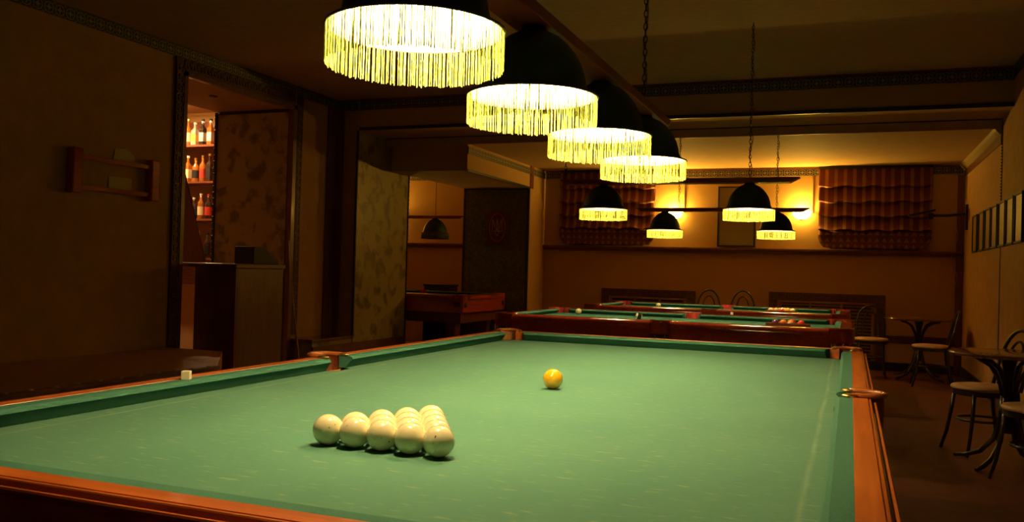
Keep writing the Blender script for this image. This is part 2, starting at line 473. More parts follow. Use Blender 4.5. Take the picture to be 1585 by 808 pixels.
def key_band(n, x0, x1, y0, y1, z0, z1, fn, length, h):
    b = struct(MB().box(x0, x1, y0, y1, z0, z1).build('trim_%d' % n, MAT['fretb']), 'Greek key band')
    mb = MB(); greek_key(fn, length, h, mb); mb.build('key_relief', MAT['fret'], b)
# around the bar opening, on the left wall
key_band(18, XL, XL+0.02, 3.46, 3.56, 0.40, 3.09, lambda u,v,q: (XL+0.02+0.006*q, 3.46+v, 0.42+u), 2.62, 0.10)
key_band(19, XL, XL+0.02, 5.34, 5.46, 0.40, 3.09, lambda u,v,q: (XL+0.02+0.006*q, 5.35+v, 0.42+u), 2.62, 0.10)
key_band(20, XL, XL+0.02, 3.56, 5.34, 2.98, 3.09, lambda u,v,q: (XL+0.02+0.006*q, 3.57+u, 2.985+v), 1.76, 0.10)
mb = MB(); mb.box(XL-0.03, XL+0.03, 3.56, 3.61, 0, 2.98); mb.box(XL-0.03, XL+0.03, 5.27, 5.34, 0, 2.98); mb.box(XL-0.03, XL+0.03, 3.56, 5.34, 2.93, 2.98)
struct(mb.build('trim_21', MAT['trimw'], bevel=0.004))
# radiator frames on the back wall
for n, (xa, xb, zt) in enumerate(((-2.56, -1.16, 0.97), (-0.14, 1.36, 1.0))):
    b = struct(MB().box(xa, xb, YB-0.02, YB, zt-0.11, zt).box(xa, xa+0.11, YB-0.02, YB, 0.1, zt-0.11).box(xb-0.11, xb, YB-0.02, YB, 0.1, zt-0.11).build('trim_%d' % (22+n), MAT['fretb']), 'Greek key radiator surround')
    mb = MB()
    greek_key(lambda u,v,q: (xa+0.02+u, YB-0.02-0.005*q, zt-0.105+v), xb-xa-0.04, 0.10, mb)
    greek_key(lambda u,v,q: (xa+0.005+v, YB-0.02-0.005*q, 0.12+u), zt-0.26, 0.10, mb)
    greek_key(lambda u,v,q: (xb-0.105+v, YB-0.02-0.005*q, 0.12+u), zt-0.26, 0.10, mb)
    mb.build('key_relief', MAT['fret'], b)
    t = thing('radiator_grille', ('left' if n == 0 else 'right')+' slatted wooden radiator grille low on the back wall', 'radiator grille', (xa+0.75, YB, 0), 0, 'radiator grilles')
    gw = (xb-xa)/2-0.14; cx = (xa+xb)/2-(xa+0.75)
    MB().box(cx-gw, cx+gw, -0.012, -0.002, 0.12, zt-0.13).build('backing', MAT['trimd'], t)
    mb = MB(); k = 0
    z = 0.15
    while z < zt-0.16:
        mb.box(cx-gw, cx+gw, -0.045, -0.015, z, z+0.020); z += 0.045
    mb.build('slats', MAT['slatw'], t)
    mb = MB()
    for fx in (-1, -0.34, 0.34, 1): mb.box(cx+fx*(gw-0.015)-0.015, cx+fx*(gw-0.015)+0.015, -0.055, -0.005, 0.12, zt-0.12)
    mb.box(cx-gw, cx+gw, -0.055, -0.005, zt-0.14, zt-0.115)
    mb.build('frame', MAT['slatw'], t, bevel=0.003)
key_band(24, 1.38, XR, YB-0.02, YB, 0.37, 0.47, lambda u,v,q: (1.39+u, YB-0.02-0.005*q, 0.375+v), XR-1.41, 0.09)
# rails and posts
struct(MB().loft([[(x,YB,1.53),(x,YB-0.03,1.535),(x,YB-0.045,1.56),(x,YB-0.07,1.575),(x,YB-0.07,1.60),(x,YB,1.60)] for x in (-3.6, XR)]).build('trim_25', MAT['trimw']), 'dark wooden dado rail')
struct(MB().loft([[(x,YB,1.53),(x,YB-0.03,1.535),(x,YB-0.045,1.56),(x,YB-0.07,1.575),(x,YB-0.07,1.60),(x,YB,1.60)] for x in (-8.0, -4.52)]).build('trim_26', MAT['trimw']))
struct(MB().box(-3.70, -3.60, YB-0.03, YB, 0, 1.56).build('trim_27', MAT['trimw']))
struct(MB().box(XR-0.09, XR-0.0, YB-0.03, YB, 0, 2.60).build('trim_28', MAT['trimw']))
struct(MB().box(XL, XL+0.02, 5.98, 6.2, 0.35, 3.09).box(XL+0.02, XL+0.10, 6.17, 6.2, 0.35, 3.09).build('trim_29', MAT['trimw']))
struct(MB().tube([(XL+0.02,5.31,2.90),(XL+0.02,5.31,3.2)], 0.008, 6).tube([(-4.64,6.18,2.83),(-4.64,6.18,3.2)], 0.008, 6).build('trim_30', MAT['bead']))
struct(MB().box(XR-0.014, XR, -5.0, YB, 0.0, 0.12).build('baseboard_right', MAT['trimd']))
struct(MB().box(-3.6, XR, YB-0.016, YB, 0.0, 0.11).build('baseboard_back', MAT['trimd']))
mb = MB(); mb.box(XR-0.006, XR, 6.80, 6.82, 0, H1-0.4)
for i in range(26): mb.ball((XR-0.008, 6.81, 2.0+i*0.03), 0.008, 6, 5)
struct(mb.build('trim_31', MAT['trimd']))
# far left: beam along Y over the alcove, its end pier with dark marbled face
sbox('beam_alcove', MAT['wall2'], -4.55, -3.5, 6.86, 9.1, 2.41, 2.80)
sbox('wall_alcove_pier', MAT['wall2'], -4.55, -3.5, 9.1, YB, 0, 2.75)
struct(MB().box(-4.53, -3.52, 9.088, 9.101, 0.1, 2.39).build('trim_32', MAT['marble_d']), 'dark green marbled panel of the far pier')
mb = MB(); mb.box(-3.53, -3.495, 9.075, 9.11, 0, 2.41); mb.box(-4.55, -4.525, 9.08, 9.1, 0, 2.41); mb.box(-4.55, -3.5, 9.08, 9.1, 2.385, 2.415)
for i in range(40): mb.ball((-3.512, 9.073, 0.1+i*0.058), 0.009, 6, 5)
struct(mb.build('trim_33', MAT['trimd']))
struct(MB().box(-3.51, -3.495, 6.87, 9.1, 2.40, 2.43).build('trim_34', MAT['trimd']))
struct(MB().box(-3.505, -3.485, 9.09, 9.22, 2.41, 2.74).build('trim_35', MAT['trimw']))
sbox('wall_alcove_left', MAT['wall2'], -8.3, -8.1, 6.3, YB, 0, 2.75)
sbox('wall_alcove_front', MAT['wall2'], -8.3, -5.97, 6.2, 6.32, 0, 3.2)
# bar room
sbox('wall_bar_back', MAT['wall2'], -8.1, -5.97, 6.12, 6.2, 0, 3.2)
sbox('wall_bar_left', MAT['wall2'], -8.3, -8.1, 2.4, 6.2, 0, 3.2)
sbox('wall_bar_front', MAT['wall2'], -8.1, -5.97, 2.4, 2.5, 0, 3.2)
sbox('ceiling_bar', MAT['ceil'], -8.1, -5.97, 2.5, 6.12, 3.12, 3.2)
# raised platform and low step
mb = MB(); mb.prism([(XL,-5.0),(-3.6,-5.0),(-3.6,2.55),(-4.3,3.45),(XL,3.45)], 0.0, 0.40)
pf = struct(mb.build('floor_platform', MAT['podium']), 'brown raised platform along the left wall')
mb = MB(); mb.box(-3.62, -3.575, -5.0, 2.55, 0.375, 0.404); mb.build('edge_strip', MAT['trimw'], pf)
mb = MB()
for i in range(34): mb.lathe([(0.016,0),(0.013,0.007),(0.0,0.011)], (-3.597, 2.45-i*0.17, 0.404), 8)
mb.build('edge_studs', MAT['stud'], pf, smooth=True)
t = thing('step_box', 'low boxed-in ledge with wooden top at the foot of the marbled pier', 'ledge', (-4.8, 5.78, 0))
MB().box(-0.149, 0.142, -0.41, 0.41, 0, 0.325).build('body', MAT['marble'], t)
MB().box(-0.149, 0.165, -0.44, 0.415, 0.325, 0.36).build('top', MAT['tabletop'], t, bevel=0.006)

# ---------------------------------------------------------------- billiard tables
def cushion_mesh(L, cut0, cut1, h=0.043, w=0.04):
    """extruded along +Y from 0 to L, nose towards -X at x = 0; the ends are cut back by cut0 / cut1 at the nose"""
    prof = [(w,0.004+h,0.0),(0.012,0.003+h,0.7),(0.003,-0.002+h,1.0),(0.0,h-0.008,1.0),(0.007,h-0.014,1.0),(0.028,0.001,0.6),(w,0.001,0.0)]
    mb = MB(); rings = []
    def ring(y, s): return [(x, y+s*c, z) for x, z, c in prof]
    rings.append(ring(0, -0.0)) if False else None
    rings = [[(x, cut0*c, z) for x,z,c in prof], [(x, cut0*1.25, z) for x,z,c in prof], [(x, L-cut1*1.25, z) for x,z,c in prof], [(x, L-cut1*c, z) for x,z,c in prof]]
    mb.loft(rings)
    return mb

def rail_mesh(L, wood_w=0.042, top=0.048):
    """wooden rail along +Y, x = 0 at the cloth edge; grooved and moulded outer side down to the apron"""
    z = top
    prof = [(0,z-0.002),(0.001,z),(wood_w,z),(wood_w+0.001,z-0.004),(wood_w+0.003,z-0.004),(wood_w+0.004,z-0.0005),(wood_w+0.008,z-0.001),(wood_w+0.010,z-0.003),
            (wood_w+0.011,z-0.010),(wood_w+0.015,z-0.0135),(wood_w+0.017,z-0.010),(wood_w+0.022,z-0.010),(wood_w+0.0245,z-0.013),(wood_w+0.0245,z-0.018),(wood_w+0.018,z-0.024),(wood_w+0.016,z-0.052),
            (wood_w+0.016,z-0.075),(0,z-0.075)]
    return MB().loft([[(x,0,zz) for x,zz in prof],[(x,L,zz) for x,zz in prof]])

def horseshoe_pts(r, n=14, arm=0.05, a0=-PI/2, a1=PI/2):
    pts = [(-arm, -r*1.12, 0), (-arm*0.5, -r*1.05, 0)]
    for i in range(n+1):
        a = a0+(a1-a0)*i/n
        pts.append((r*math.cos(a), r*math.sin(a), 0))
    pts += [(-arm*0.5, r*1.05, 0), (-arm, r*1.12, 0)]
    return pts

def russian_table():
    W, Lh, zc = 0.882, 1.765, 0.80
    t = thing('billiard_table', 'large billiard table with green baize and orange wooden rails, nearest the viewer', 'billiard table', (0,0,0))
    c = 0.07
    MB().prism([(-W-0.035+c,-Lh-0.035),(W+0.035-c,-Lh-0.035),(W+0.035,-Lh-0.035+c),(W+0.035,-0.075),(W-0.005,-0.05),(W-0.005,0.05),(W+0.035,0.075),(W+0.035,Lh+0.035-c),(W+0.035-c,Lh+0.035),
        (-W-0.035+c,Lh+0.035),(-W-0.035,Lh+0.035-c),(-W-0.035,0.075),(-W+0.005,0.05),(-W+0.005,-0.05),(-W-0.035,-0.075),(-W-0.035,-Lh-0.035+c)], zc-0.04, zc).build('cloth_bed', MAT['cloth'], t)
    ow = 0.048
    # cushions: four long, two short
    Ls = Lh-0.055-0.052
    specs = []
    for sx in (1, -1):
        for y0 in (0.052, -Lh+0.055):
            m = Matrix.Translation((sx*W, y0, zc)) @ Matrix.Scale(sx, 4, (1,0,0))
            specs.append((Ls, m))
    for sy in (1, -1):
        m = Matrix.Translation((-W+0.055, sy*Lh, zc)) @ Matrix(((0,1,0,0),(sy,0,0,0),(0,0,1,0),(0,0,0,1)))
        specs.append((2*W-0.11, m))
    for L, m in specs:
        o = cushion_mesh(L, 0.022, 0.022, 0.043, 0.048).build('cushion', MAT['cushion'], t, xf=m)
    # wooden rails, split at the pockets
    for sx in (1, -1):
        for y0 in (0.072, -Lh-0.01):
            m = Matrix.Translation((sx*(W+ow), y0, zc)) @ Matrix.Scale(sx, 4, (1,0,0))
            rail_mesh(Lh-0.062).build('rail', MAT['rail'], t, xf=m)
    for sy in (1, -1):
        m = Matrix.Translation((-W+0.01, sy*(Lh+ow), zc)) @ Matrix(((0,1,0,0),(sy,0,0,0),(0,0,1,0),(0,0,0,1)))
        rail_mesh(2*W-0.02).build('rail', MAT['rail_x'], t, xf=m)
    # apron (a frame of four boards)
    X, Y = W+ow+0.052, Lh+ow+0.052
    mb = MB()
    for sx in (1, -1): mb.box(min(sx*X, sx*(X-0.03)), max(sx*X, sx*(X-0.03)), -Y, Y, 0.60, zc-0.03)
    for sy in (1, -1): mb.box(-X+0.031, X-0.031, min(sy*Y, sy*(Y-0.03)), max(sy*Y, sy*(Y-0.03)), 0.60, zc-0.03)
    mb.build('apron', MAT['apron'], t, bevel=0.004)
    MB().box(-X+0.03, X-0.03, -Y+0.03, Y-0.03, 0.70, zc-0.041).build('slate_bed', MAT['black'], t)
    for sx in (1, -1):
        for y in (-1.55, 0, 1.55):
            MB().lathe([(0.055,0),(0.07,0.02),(0.05,0.06),(0.06,0.12),(0.085,0.30),(0.09,0.42),(0.06,0.47),(0.10,0.50),(0.10,0.70)], (sx*0.78, y, 0), 20).build('leg', MAT['apron'], t, smooth=True)
    # pockets
    def pocket(cx, cy, ang, r, corner):
        R = Matrix.Translation((cx, cy, zc)) @ Matrix.Rotation(ang, 4, 'Z')
        pts = horseshoe_pts(r, arm=0.045 if not corner else 0.03)
        n = len(pts)
        rad = [0.007, 0.009]+[0.0095]*(n-4)+[0.009, 0.007]
        h = MB().tube([(x, y, 0.052) for x, y, z in pts], rad, 8).build('pocket_iron', MAT['horseshoe'], t, smooth=True, xf=R)
        for s in (1, -1):
            tip = MB(); tx = -0.040 if not corner else -0.028
            tip.loft([[(tx+dx, s*r*1.12+w_*math.cos(q*PI/4), 0.051+0.6*w_*math.sin(q*PI/4)) for q in range(8)] for dx, w_ in ((-0.022,0.001),(-0.016,0.008),(-0.004,0.014),(0.010,0.013),(0.022,0.010))])
            tip.build('brass_tip', MAT['brass'], h, smooth=True, xf=R)
        # hanging pocket: leather collar then net
        a0, a1 = -PI*0.62, PI*0.62
        MB().lathe([(r-0.002,0.044),(r,0.02),(r*0.98,-0.03)], (0,0,0), 20, caps=False, a0=a0, a1=a1).build('pocket_collar', MAT['net'] if corner else MAT['leather'], t, smooth=True, xf=R)
        MB().lathe([(r,0.0),(r*0.97,-0.05),(r*0.85,-0.12),(r*0.5,-0.17),(0.001,-0.18)], (0,0,0), 20, caps=False).build('pocket_net', MAT['net'], t, smooth=True, xf=R)
    pocket(W+0.078, 0, 0, 0.060, False); pocket(-W-0.078, 0, PI, 0.060, False)
    for sx in (1, -1):
        for sy in (1, -1):
            pocket(sx*(W+0.034), sy*(Lh+0.034), math.atan2(sy, sx), 0.056, True)
    return t
russian_table()

RAILP = [(0,0.03),(0.001,0.040)]+[(0.055+0.049*math.sin(a*PI/180), -0.005+0.045*math.cos(a*PI/180)) for a in range(0,111,10)]+[(0.085,-0.022),(0,-0.022)]
def pool_table(name_label, loc, rz, Lh=1.20, Wh=0.62):
    """mahogany pool table, long axis along local X; Lh/Wh are half the playing sizes"""
    zc = 0.815
    t = thing('pool_table', name_label, 'pool table', loc, rz, 'mahogany pool tables beyond the first')
    MB().box(-Lh-0.02, Lh+0.02, -Wh-0.02, Wh+0.02, zc-0.04, zc).build('cloth_bed', MAT['cushion'], t)
    ow = 0.045
    for sy in (1, -1):
        for x0 in (-Lh+0.05, 0.055):
            m = Matrix.Translation((x0, sy*Wh, zc)) @ Matrix(((0,1,0,0),(sy,0,0,0),(0,0,1,0),(0,0,0,1)))
            cushion_mesh(Lh-0.105, 0.03, 0.03, 0.034, ow).build('cushion', MAT['cushion'], t, xf=m)
            # rail boards
            m2 = Matrix.Translation((x0-0.02 if x0 < 0 else x0+0.02, sy*(Wh+ow), zc)) @ Matrix(((0,1,0,0),(sy,0,0,0),(0,0,1,0),(0,0,0,1)))
            prof = RAILP
            MB().loft([[(a,0,b) for a,b in prof],[(a,Lh-0.10,b) for a,b in prof]]).build('rail', MAT['mahog'], t, smooth='auto', xf=m2)
    for sx in (1, -1):
        m = Matrix.Translation((sx*Lh, -Wh+0.05, zc)) @ Matrix.Scale(sx, 4, (1,0,0))
        cushion_mesh(2*Wh-0.10, 0.03, 0.03, 0.034, ow).build('cushion', MAT['cushion'], t, xf=m)
        prof = RAILP
        m2 = Matrix.Translation((sx*(Lh+ow), -Wh+0.05, zc)) @ Matrix.Scale(sx, 4, (1,0,0))
        MB().loft([[(a,0,b) for a,b in prof],[(a,2*Wh-0.10,b) for a,b in prof]]).build('rail', MAT['mahog'], t, smooth='auto', xf=m2)
    # apron
    X, Y = Lh+ow+0.075, Wh+ow+0.075
    mb = MB()
    for sx in (1, -1): mb.box(min(sx*X, sx*(X-0.03)), max(sx*X, sx*(X-0.03)), -Y, Y, zc-0.20, zc-0.012)
    for sy in (1, -1): mb.box(-X+0.031, X-0.031, min(sy*Y, sy*(Y-0.03)), max(sy*Y, sy*(Y-0.03)), zc-0.20, zc-0.012)
    mb.build('apron', MAT['mahog'], t, bevel=0.004)
    MB().box(-X+0.06, X-0.06, -Y+0.06, Y-0.06, zc-0.34, zc-0.20).build('underframe', MAT['mahog_d'], t)
    MB().box(-X+0.04, X-0.04, -Y+0.04, Y-0.04, zc-0.195, zc-0.045).build('slate_bed', MAT['black'], t)
    # corner and side castings: rounded blocks, with carved feet of small flutes and a red leather throat
    for sx in (-1, 0, 1):
        for sy in (1, -1):
            cx = sx*(Lh+0.040); cy = sy*(Wh+0.085 if sx == 0 else Wh+0.040)
            r = 0.085 if sx == 0 else 0.105
            mb = MB()
            n = 24; ring = []
            hole = 0.052; hc = (-(sx)*0.012, -sy*0.02)
            # block as a thick C-shape: outer rounded, inner hole open to the table
            base = math.atan2(sy, sx) if sx else sy*PI/2
            outer, inner = [], []
            for i in range(n+1):
                a = base - PI*0.62 + 1.24*PI*i/n
                outer.append((cx+r*math.cos(a), cy+r*math.sin(a))); inner.append((cx+hole*math.cos(a), cy+hole*math.sin(a)))
            poly = outer+inner[::-1]
            def layer(z, k): return [(cx+(x-cx)*k, cy+(y-cy)*k, z) for x, y in outer]+[(x, y, z) for x, y in inner[::-1]]
            rings = [layer(zc-0.055,0.96), layer(zc-0.03,0.98), layer(zc+0.02,1.0), layer(zc+0.040,1.0), layer(zc+0.047,0.95)]
            mb.loft(rings, True, False)
            # top and bottom strips
            for rg in (rings[0], rings[-1]):
                m_ = len(outer)
                for i in range(m_-1):
                    mb.face([rg[i], rg[i+1], rg[2*m_-2-i], rg[2*m_-1-i]])
            cst = mb.build('pocket_casting', MAT['mahog'], t, smooth='auto')
            mb = MB()
            for i in range(9):
                a = base - PI*0.42 + 0.84*PI*i/8
                mb.lathe([(0.004,-0.055),(0.011,-0.06),(0.011,-0.115),(0.004,-0.13)], (cx+(r*0.86)*math.cos(a), cy+(r*0.86)*math.sin(a), zc), 8)
            mb.build('carved_flutes', MAT['mahog_d'], cst, smooth=True)
            MB().lathe([(hole-0.001,0.046),(hole-0.004,0.02),(hole*0.95,-0.03),(hole*0.8,-0.10)], (cx, cy, zc), 20, caps=False, a0=base-PI*0.6, a1=base+PI*0.6).build('pocket_leather', MAT['redleather'], t, smooth=True)
    for sx in (1, -1):
        for sy in (1, -1):
            MB().loft([[(sx*(Lh-0.12)+a*w, sy*(Wh-0.08)+b*w, z) for a, b in ((-1,-1),(1,-1),(1,1),(-1,1))] for z, w in ((0,0.05),(0.03,0.06),(0.05,0.045),(0.25,0.055),(0.44,0.075),(zc-0.21,0.085))]).build('leg', MAT['mahog_d'], t, bevel=0.006)
    return t
p0 = pool_table('mahogany pool table directly beyond the big table, numbered balls on it', (-0.39, 4.27, 0), 0)
p0['label'] = 'mahogany pool table directly beyond the big orange-railed one'
copy_tree(p0, (-0.42, 6.87, 0), 0, 'mahogany pool table farthest back, in front of the two chairs')
copy_tree(p0, (-5.14, 8.30, 0), 0, 'dark unlit pool table in the alcove behind the marbled pier')

# ---------------------------------------------------------------- hanging lamps
def lamp_bar(label, loc, half, xs, rz, chains, H, zbar=1.935, w=0.06):
    """one hanging fitting: beam + chains + shades all swing together; long axis local X"""
    t = thing('lamp_bar', label, 'billiard lamp', loc, rz, 'fringed lamp bars over the tables')
    th = 0.04
    e = 0.075
    MB().loft([[(-half+e,y,zbar),(half-e,y,zbar),(half,y,zbar+th),(-half,y,zbar+th)] for y in (-w, w)]).build('beam', MAT['beam'], t, bevel=0.004)
    for cxn in chains:
        mb = MB(); z = zbar+th+0.005; k = 0
        while z < H-0.02:
            a = k % 2
            pts = []
            for i in range(10):
                q = 2*PI*i/10
                dx, dz = 0.009*math.cos(q), 0.019*math.sin(q)
                pts.append((cxn+(dx if a else 0), (0 if a else dx), z+0.012+dz))
            mb.tube(pts, 0.0026, 5, closed=True)
            z += 0.030; k += 1
        ch = mb.build('chain', MAT['chain'], t)
        n = 24
        MB().tube([(cxn+0.012*math.sin(i*1.3)+0.006, 0.012*math.cos(i*1.1), zbar+th+(H-zbar-th)*i/n) for i in range(n+1)], 0.003, 5).build('cord', MAT['cord'], t)
    for x in xs:
        z0 = 1.735                                        # rim height
        dome = [(0.036,0.200),(0.040,0.192),(0.052,0.186),(0.080,0.172),(0.108,0.148),(0.132,0.118),(0.150,0.085),(0.161,0.050),(0.166,0.022),(0.172,0.010),(0.199,-0.010)]
        sh = MB()
        sh.lathe(dome, (x,0,z0), 40, caps=False)
        s = sh.build('shade', MAT['shade'], t, smooth=True)
        # the lathe's normals face out; the inside shows white
        cap = MB().lathe([(0.001,0.203),(0.036,0.203),(0.038,0.185),(0.001,0.185)], (x,0,z0), 20, caps=False).build('shade_cap', MAT['shade_rim'], s)
        MB().tube([(x+0.200*math.cos(2*PI*i/40), 0.200*math.sin(2*PI*i/40), z0-0.008) for i in range(40)], 0.0032, 6, closed=True).build('rim', MAT['shade_rim'], s, smooth=True)
        MB().lathe([(0.012,0.185),(0.020,0.18),(0.022,0.150),(0.014,0.142)], (x,0,z0), 12).build('socket', MAT['chain'], s)
        b = MB(); bmesh.ops.create_icosphere(b.bm, subdivisions=2, radius=0.034, matrix=Matrix.Translation((x,0,z0+0.108)))
        b.build('bulb', MAT['bulb'] if len(xs) == 4 else MAT['bulb2'], s, smooth=True)
        fr = MB(); n = 230
        for i in range(n):
            a = 2*PI*(i+random.uniform(-0.35,0.35))/n
            r = 0.197+random.uniform(-0.0015,0.0015)
            wd = random.uniform(0.0009,0.0017)
            zb = -0.092+random.uniform(-0.003,0.003)
            ca, sa = math.cos(a), math.sin(a)
            lean = random.uniform(-0.006,0.006)
            def P(rr, aa, z): return (x+rr*math.cos(aa), rr*math.sin(aa), z0+z)
            tw = wd/r
            fr.loft([[P(r-wd*0.6,a,-0.006),P(r,a-tw,-0.006),P(r+wd*0.6,a,-0.006),P(r,a+tw,-0.006)],
                     [P(r-wd*0.6,a+lean,zb),P(r,a-tw+lean,zb),P(r+wd*0.6,a+lean,zb),P(r,a+tw+lean,zb)]])
        f = fr.build('fringe', MAT['fringe'], s); f['kind'] = 'stuff'
    return t
lamp_bar('row of four fringed green lamps on a beam over the big table', (0,0,0), 1.50, (-1.14,-0.38,0.38,1.14), PI/2, (1.12,-1.12), H1)
lamp_bar('two fringed green lamps on a beam over the middle pool table', (-0.43,4.17,0), 0.97, (-0.59,0.59), 0, (-0.93,0.59), H1)
lamp_bar('lower farther pair of fringed green lamps, in front of the wall sconces', (-0.44,6.85,-0.03), 0.94, (-0.60,0.60), 0, (-0.45,0.60), 2.77)
# the unlit lamp in the alcove: the same fitting, bulb off
def unlit():
    t = thing('lamp_bar', 'unlit green lamp on a beam in the dark alcove', 'billiard lamp', (-5.22,8.30,-0.03), 0, 'fringed lamp bars over the tables')
    half, w, zbar, th = 1.02, 0.06, 1.935, 0.04
    MB().loft([[(-half+0.07,y,zbar),(half-0.07,y,zbar),(half,y,zbar+th),(-half,y,zbar+th)] for y in (-w, w)]).build('beam', MAT['beam'], t, bevel=0.004)
    for x in (-0.59, 0.59):
        MB().tube([(x-0.0,0,zbar+th),(x,0,2.765)], 0.004, 6).build('chain', MAT['chain'], t)
        z0 = 1.735
        s = MB().lathe([(0.036,0.200),(0.052,0.186),(0.080,0.172),(0.108,0.148),(0.132,0.118),(0.150,0.085),(0.163,0.050),(0.171,0.015),(0.173,0.0)], (x,0,z0), 36, caps=False).build('shade', MAT['shade'], t, smooth=True)
        MB().lathe([(0.001,0.203),(0.036,0.203),(0.038,0.185)], (x,0,z0), 20, caps=False).build('shade_cap', MAT['shade_rim'], s)
        MB().lathe([(0.170,0.002),(0.197,-0.004),(0.199,-0.09),(0.193,-0.09),(0.191,-0.006)], (x,0,z0), 36, caps=False).build('fringe', plain_fringe, s, smooth=True)
plain_fringe = noisy('unlit_fringe', (0.05,0.06,0.02), (0.12,0.13,0.04), scale=(60,60,1), nscale=4, rough=0.9)
unlit()

# ---------------------------------------------------------------- balls and chalk on the big table
R1 = 0.034
bm_ = MB().ball((0,0,0), R1, 40, 24)
first = bm_.build('billiard_ball', MAT['ivory'], smooth=True)
words = ('first','second','third','fourth','fifth')
cnt = 0
for row in range(5):
    n = 5-row
    for k in range(n):
        x = -0.157+row*R1+k*2*R1+0.0006*random.uniform(-1,1)
        y = -1.205+row*R1*math.sqrt(3)
        x += 0.002
        o = first if cnt == 0 else first.copy()
        if cnt: COL.objects.link(o)
        o.location = (x, y, 0.80+R1)
        o.rotation_euler = (random.uniform(0,6), random.uniform(0,6), random.uniform(0,6))
        if row == 0: lab = 'ivory ball, %s from the left in the nearest row of the triangle' % words[k]
        elif n == 1: lab = 'ivory ball at the far tip of the racked triangle'
        else: lab = 'ivory ball, %s from the left in the %s row back of the triangle' % (words[k], words[row])
        tag(o, lab, 'billiard ball', 'fifteen ivory balls racked in a triangle'); cnt += 1
o = MB().ball((0,0,0), R1, 40, 24).build('cue_ball', MAT['yellowb'], smooth=True); o.location = (-0.015,-0.06,0.80+R1)
tag(o, 'amber yellow ball alone in the middle of the big green table', 'billiard ball')
def chalk(loc, rz, label, s=0.0125):
    t = thing('chalk_cube', label, 'chalk', loc, rz)
    MB().box(-s,s,-s,s,0,2*s).build('paper_wrap', MAT['chalk'], t, bevel=0.0012)
    MB().lathe([(s*0.8,0),(s*0.78,0.0008),(s*0.4,0.0004),(0,0.0002)], (0,0,2*s), 14).build('chalk_face', MAT['chalk'], t)
chalk((-0.915,-0.80,0.847), 0.5, 'small white chalk cube on the left cushion of the big table')
chalk((-0.05,4.972,0.862), 0.3, 'tiny chalk cube on the far rail of the middle pool table', 0.011)

# pool balls
R2 = 0.0286
def pool_ball(name, loc, label, c1, c2=None, axis=0, half=0.014, rot=(0,0,0), group=None):
    o = MB().ball((0,0,0), R2, 24, 16).build(name, ball_material('pool_ball_paint', c1, c2, axis, half), smooth=True)
    o.location = loc; o.rotation_euler = rot
    tag(o, label, 'pool ball', group); return o
zc = 0.815+R2
IV = (0.85,0.72,0.42)
pool_ball('cue_ball', (-1.36,4.66,zc), 'cream cue ball at the left end of the middle pool table', IV)
pool_ball('pool_ball', (-0.735,4.35,zc), 'cream ball with wide black stripe by the near side pocket', IV, (0.012,0.012,0.02), 0, 0.016, (0.3,0.2,0.5))
pool_ball('cue_ball', (-1.12,7.0,zc), 'cream ball alone on the left of the farthest pool table', IV)
def rack(loc, rz, label):
    t = thing('ball_rack', label, 'ball rack', loc, rz, 'wooden triangle ball racks')
    s = 0.335; hgt = math.sqrt(3)/2*s; w = 0.012
    outer = [(-s/2,0),(s/2,0),(0,hgt)]
    c = (0,hgt/3)
    inner = [(c[0]+(x-c[0])*0.90, c[1]+(y-c[1])*0.90) for x,y in outer]
    mb = MB()
    for i in range(3):
        j = (i+1)%3
        mb.prism([outer[i], outer[j], inner[j], inner[i]], 0.003, 0.030)
    mb.build('frame', MAT['mahog'], t, bevel=0.002)
    return hgt
rack((0.47,4.23,0.815), 0.06, 'wooden triangle rack with five loose balls, middle pool table')
cols = [((0.80,0.18,0.02),None),(IV,(0.80,0.22,0.02)),((0.7,0.05,0.03),None),(IV,(0.5,0.02,0.02)),((0.12,0.02,0.10),None)]
nm = ('orange ball','cream ball with an orange stripe','red ball','cream ball with a red stripe','dark purple ball')
pos = [(-0.035,0.075),(0.022,0.060),(0.10,0.058),(0.035,0.135),(-0.095,0.058)]
for (c1,c2),n_,(dx,dy) in zip(cols,nm,pos):
    pool_ball('pool_ball', (0.47+dx-0.06*dy, 4.23+dy+0.06*dx, zc), n_+' inside the triangle rack of the middle pool table', c1, c2, 1, 0.012, (0.6,0.3,0.2), 'balls in the middle rack')
rack((0.23,6.93,0.815), 0.0, 'wooden triangle rack filled with balls, farthest pool table')
c3 = [IV, (0.85,0.66,0.20), (0.75,0.10,0.03), (0.80,0.45,0.02), (0.85,0.70,0.30)]
for row in range(3):
    for k in range(5-row if row < 2 else 3):
        cc = c3[k] if row == 0 else random.choice(((0.1,0.02,0.1),(0.02,0.06,0.2),(0.02,0.15,0.06),(0.5,0.03,0.02),IV))
        cn = (('cream','straw','red','amber','pale yellow')[k]+' ball in the near row of') if row == 0 else ('ball %s from the left in the %s row of' % (words[k], words[row]))
        pool_ball('pool_ball', (0.23-0.1144+row*R2+k*2*R2, 6.93+0.046+row*R2*1.733, zc), cn+' the rack on the farthest table', cc, None, group='balls in the far rack')

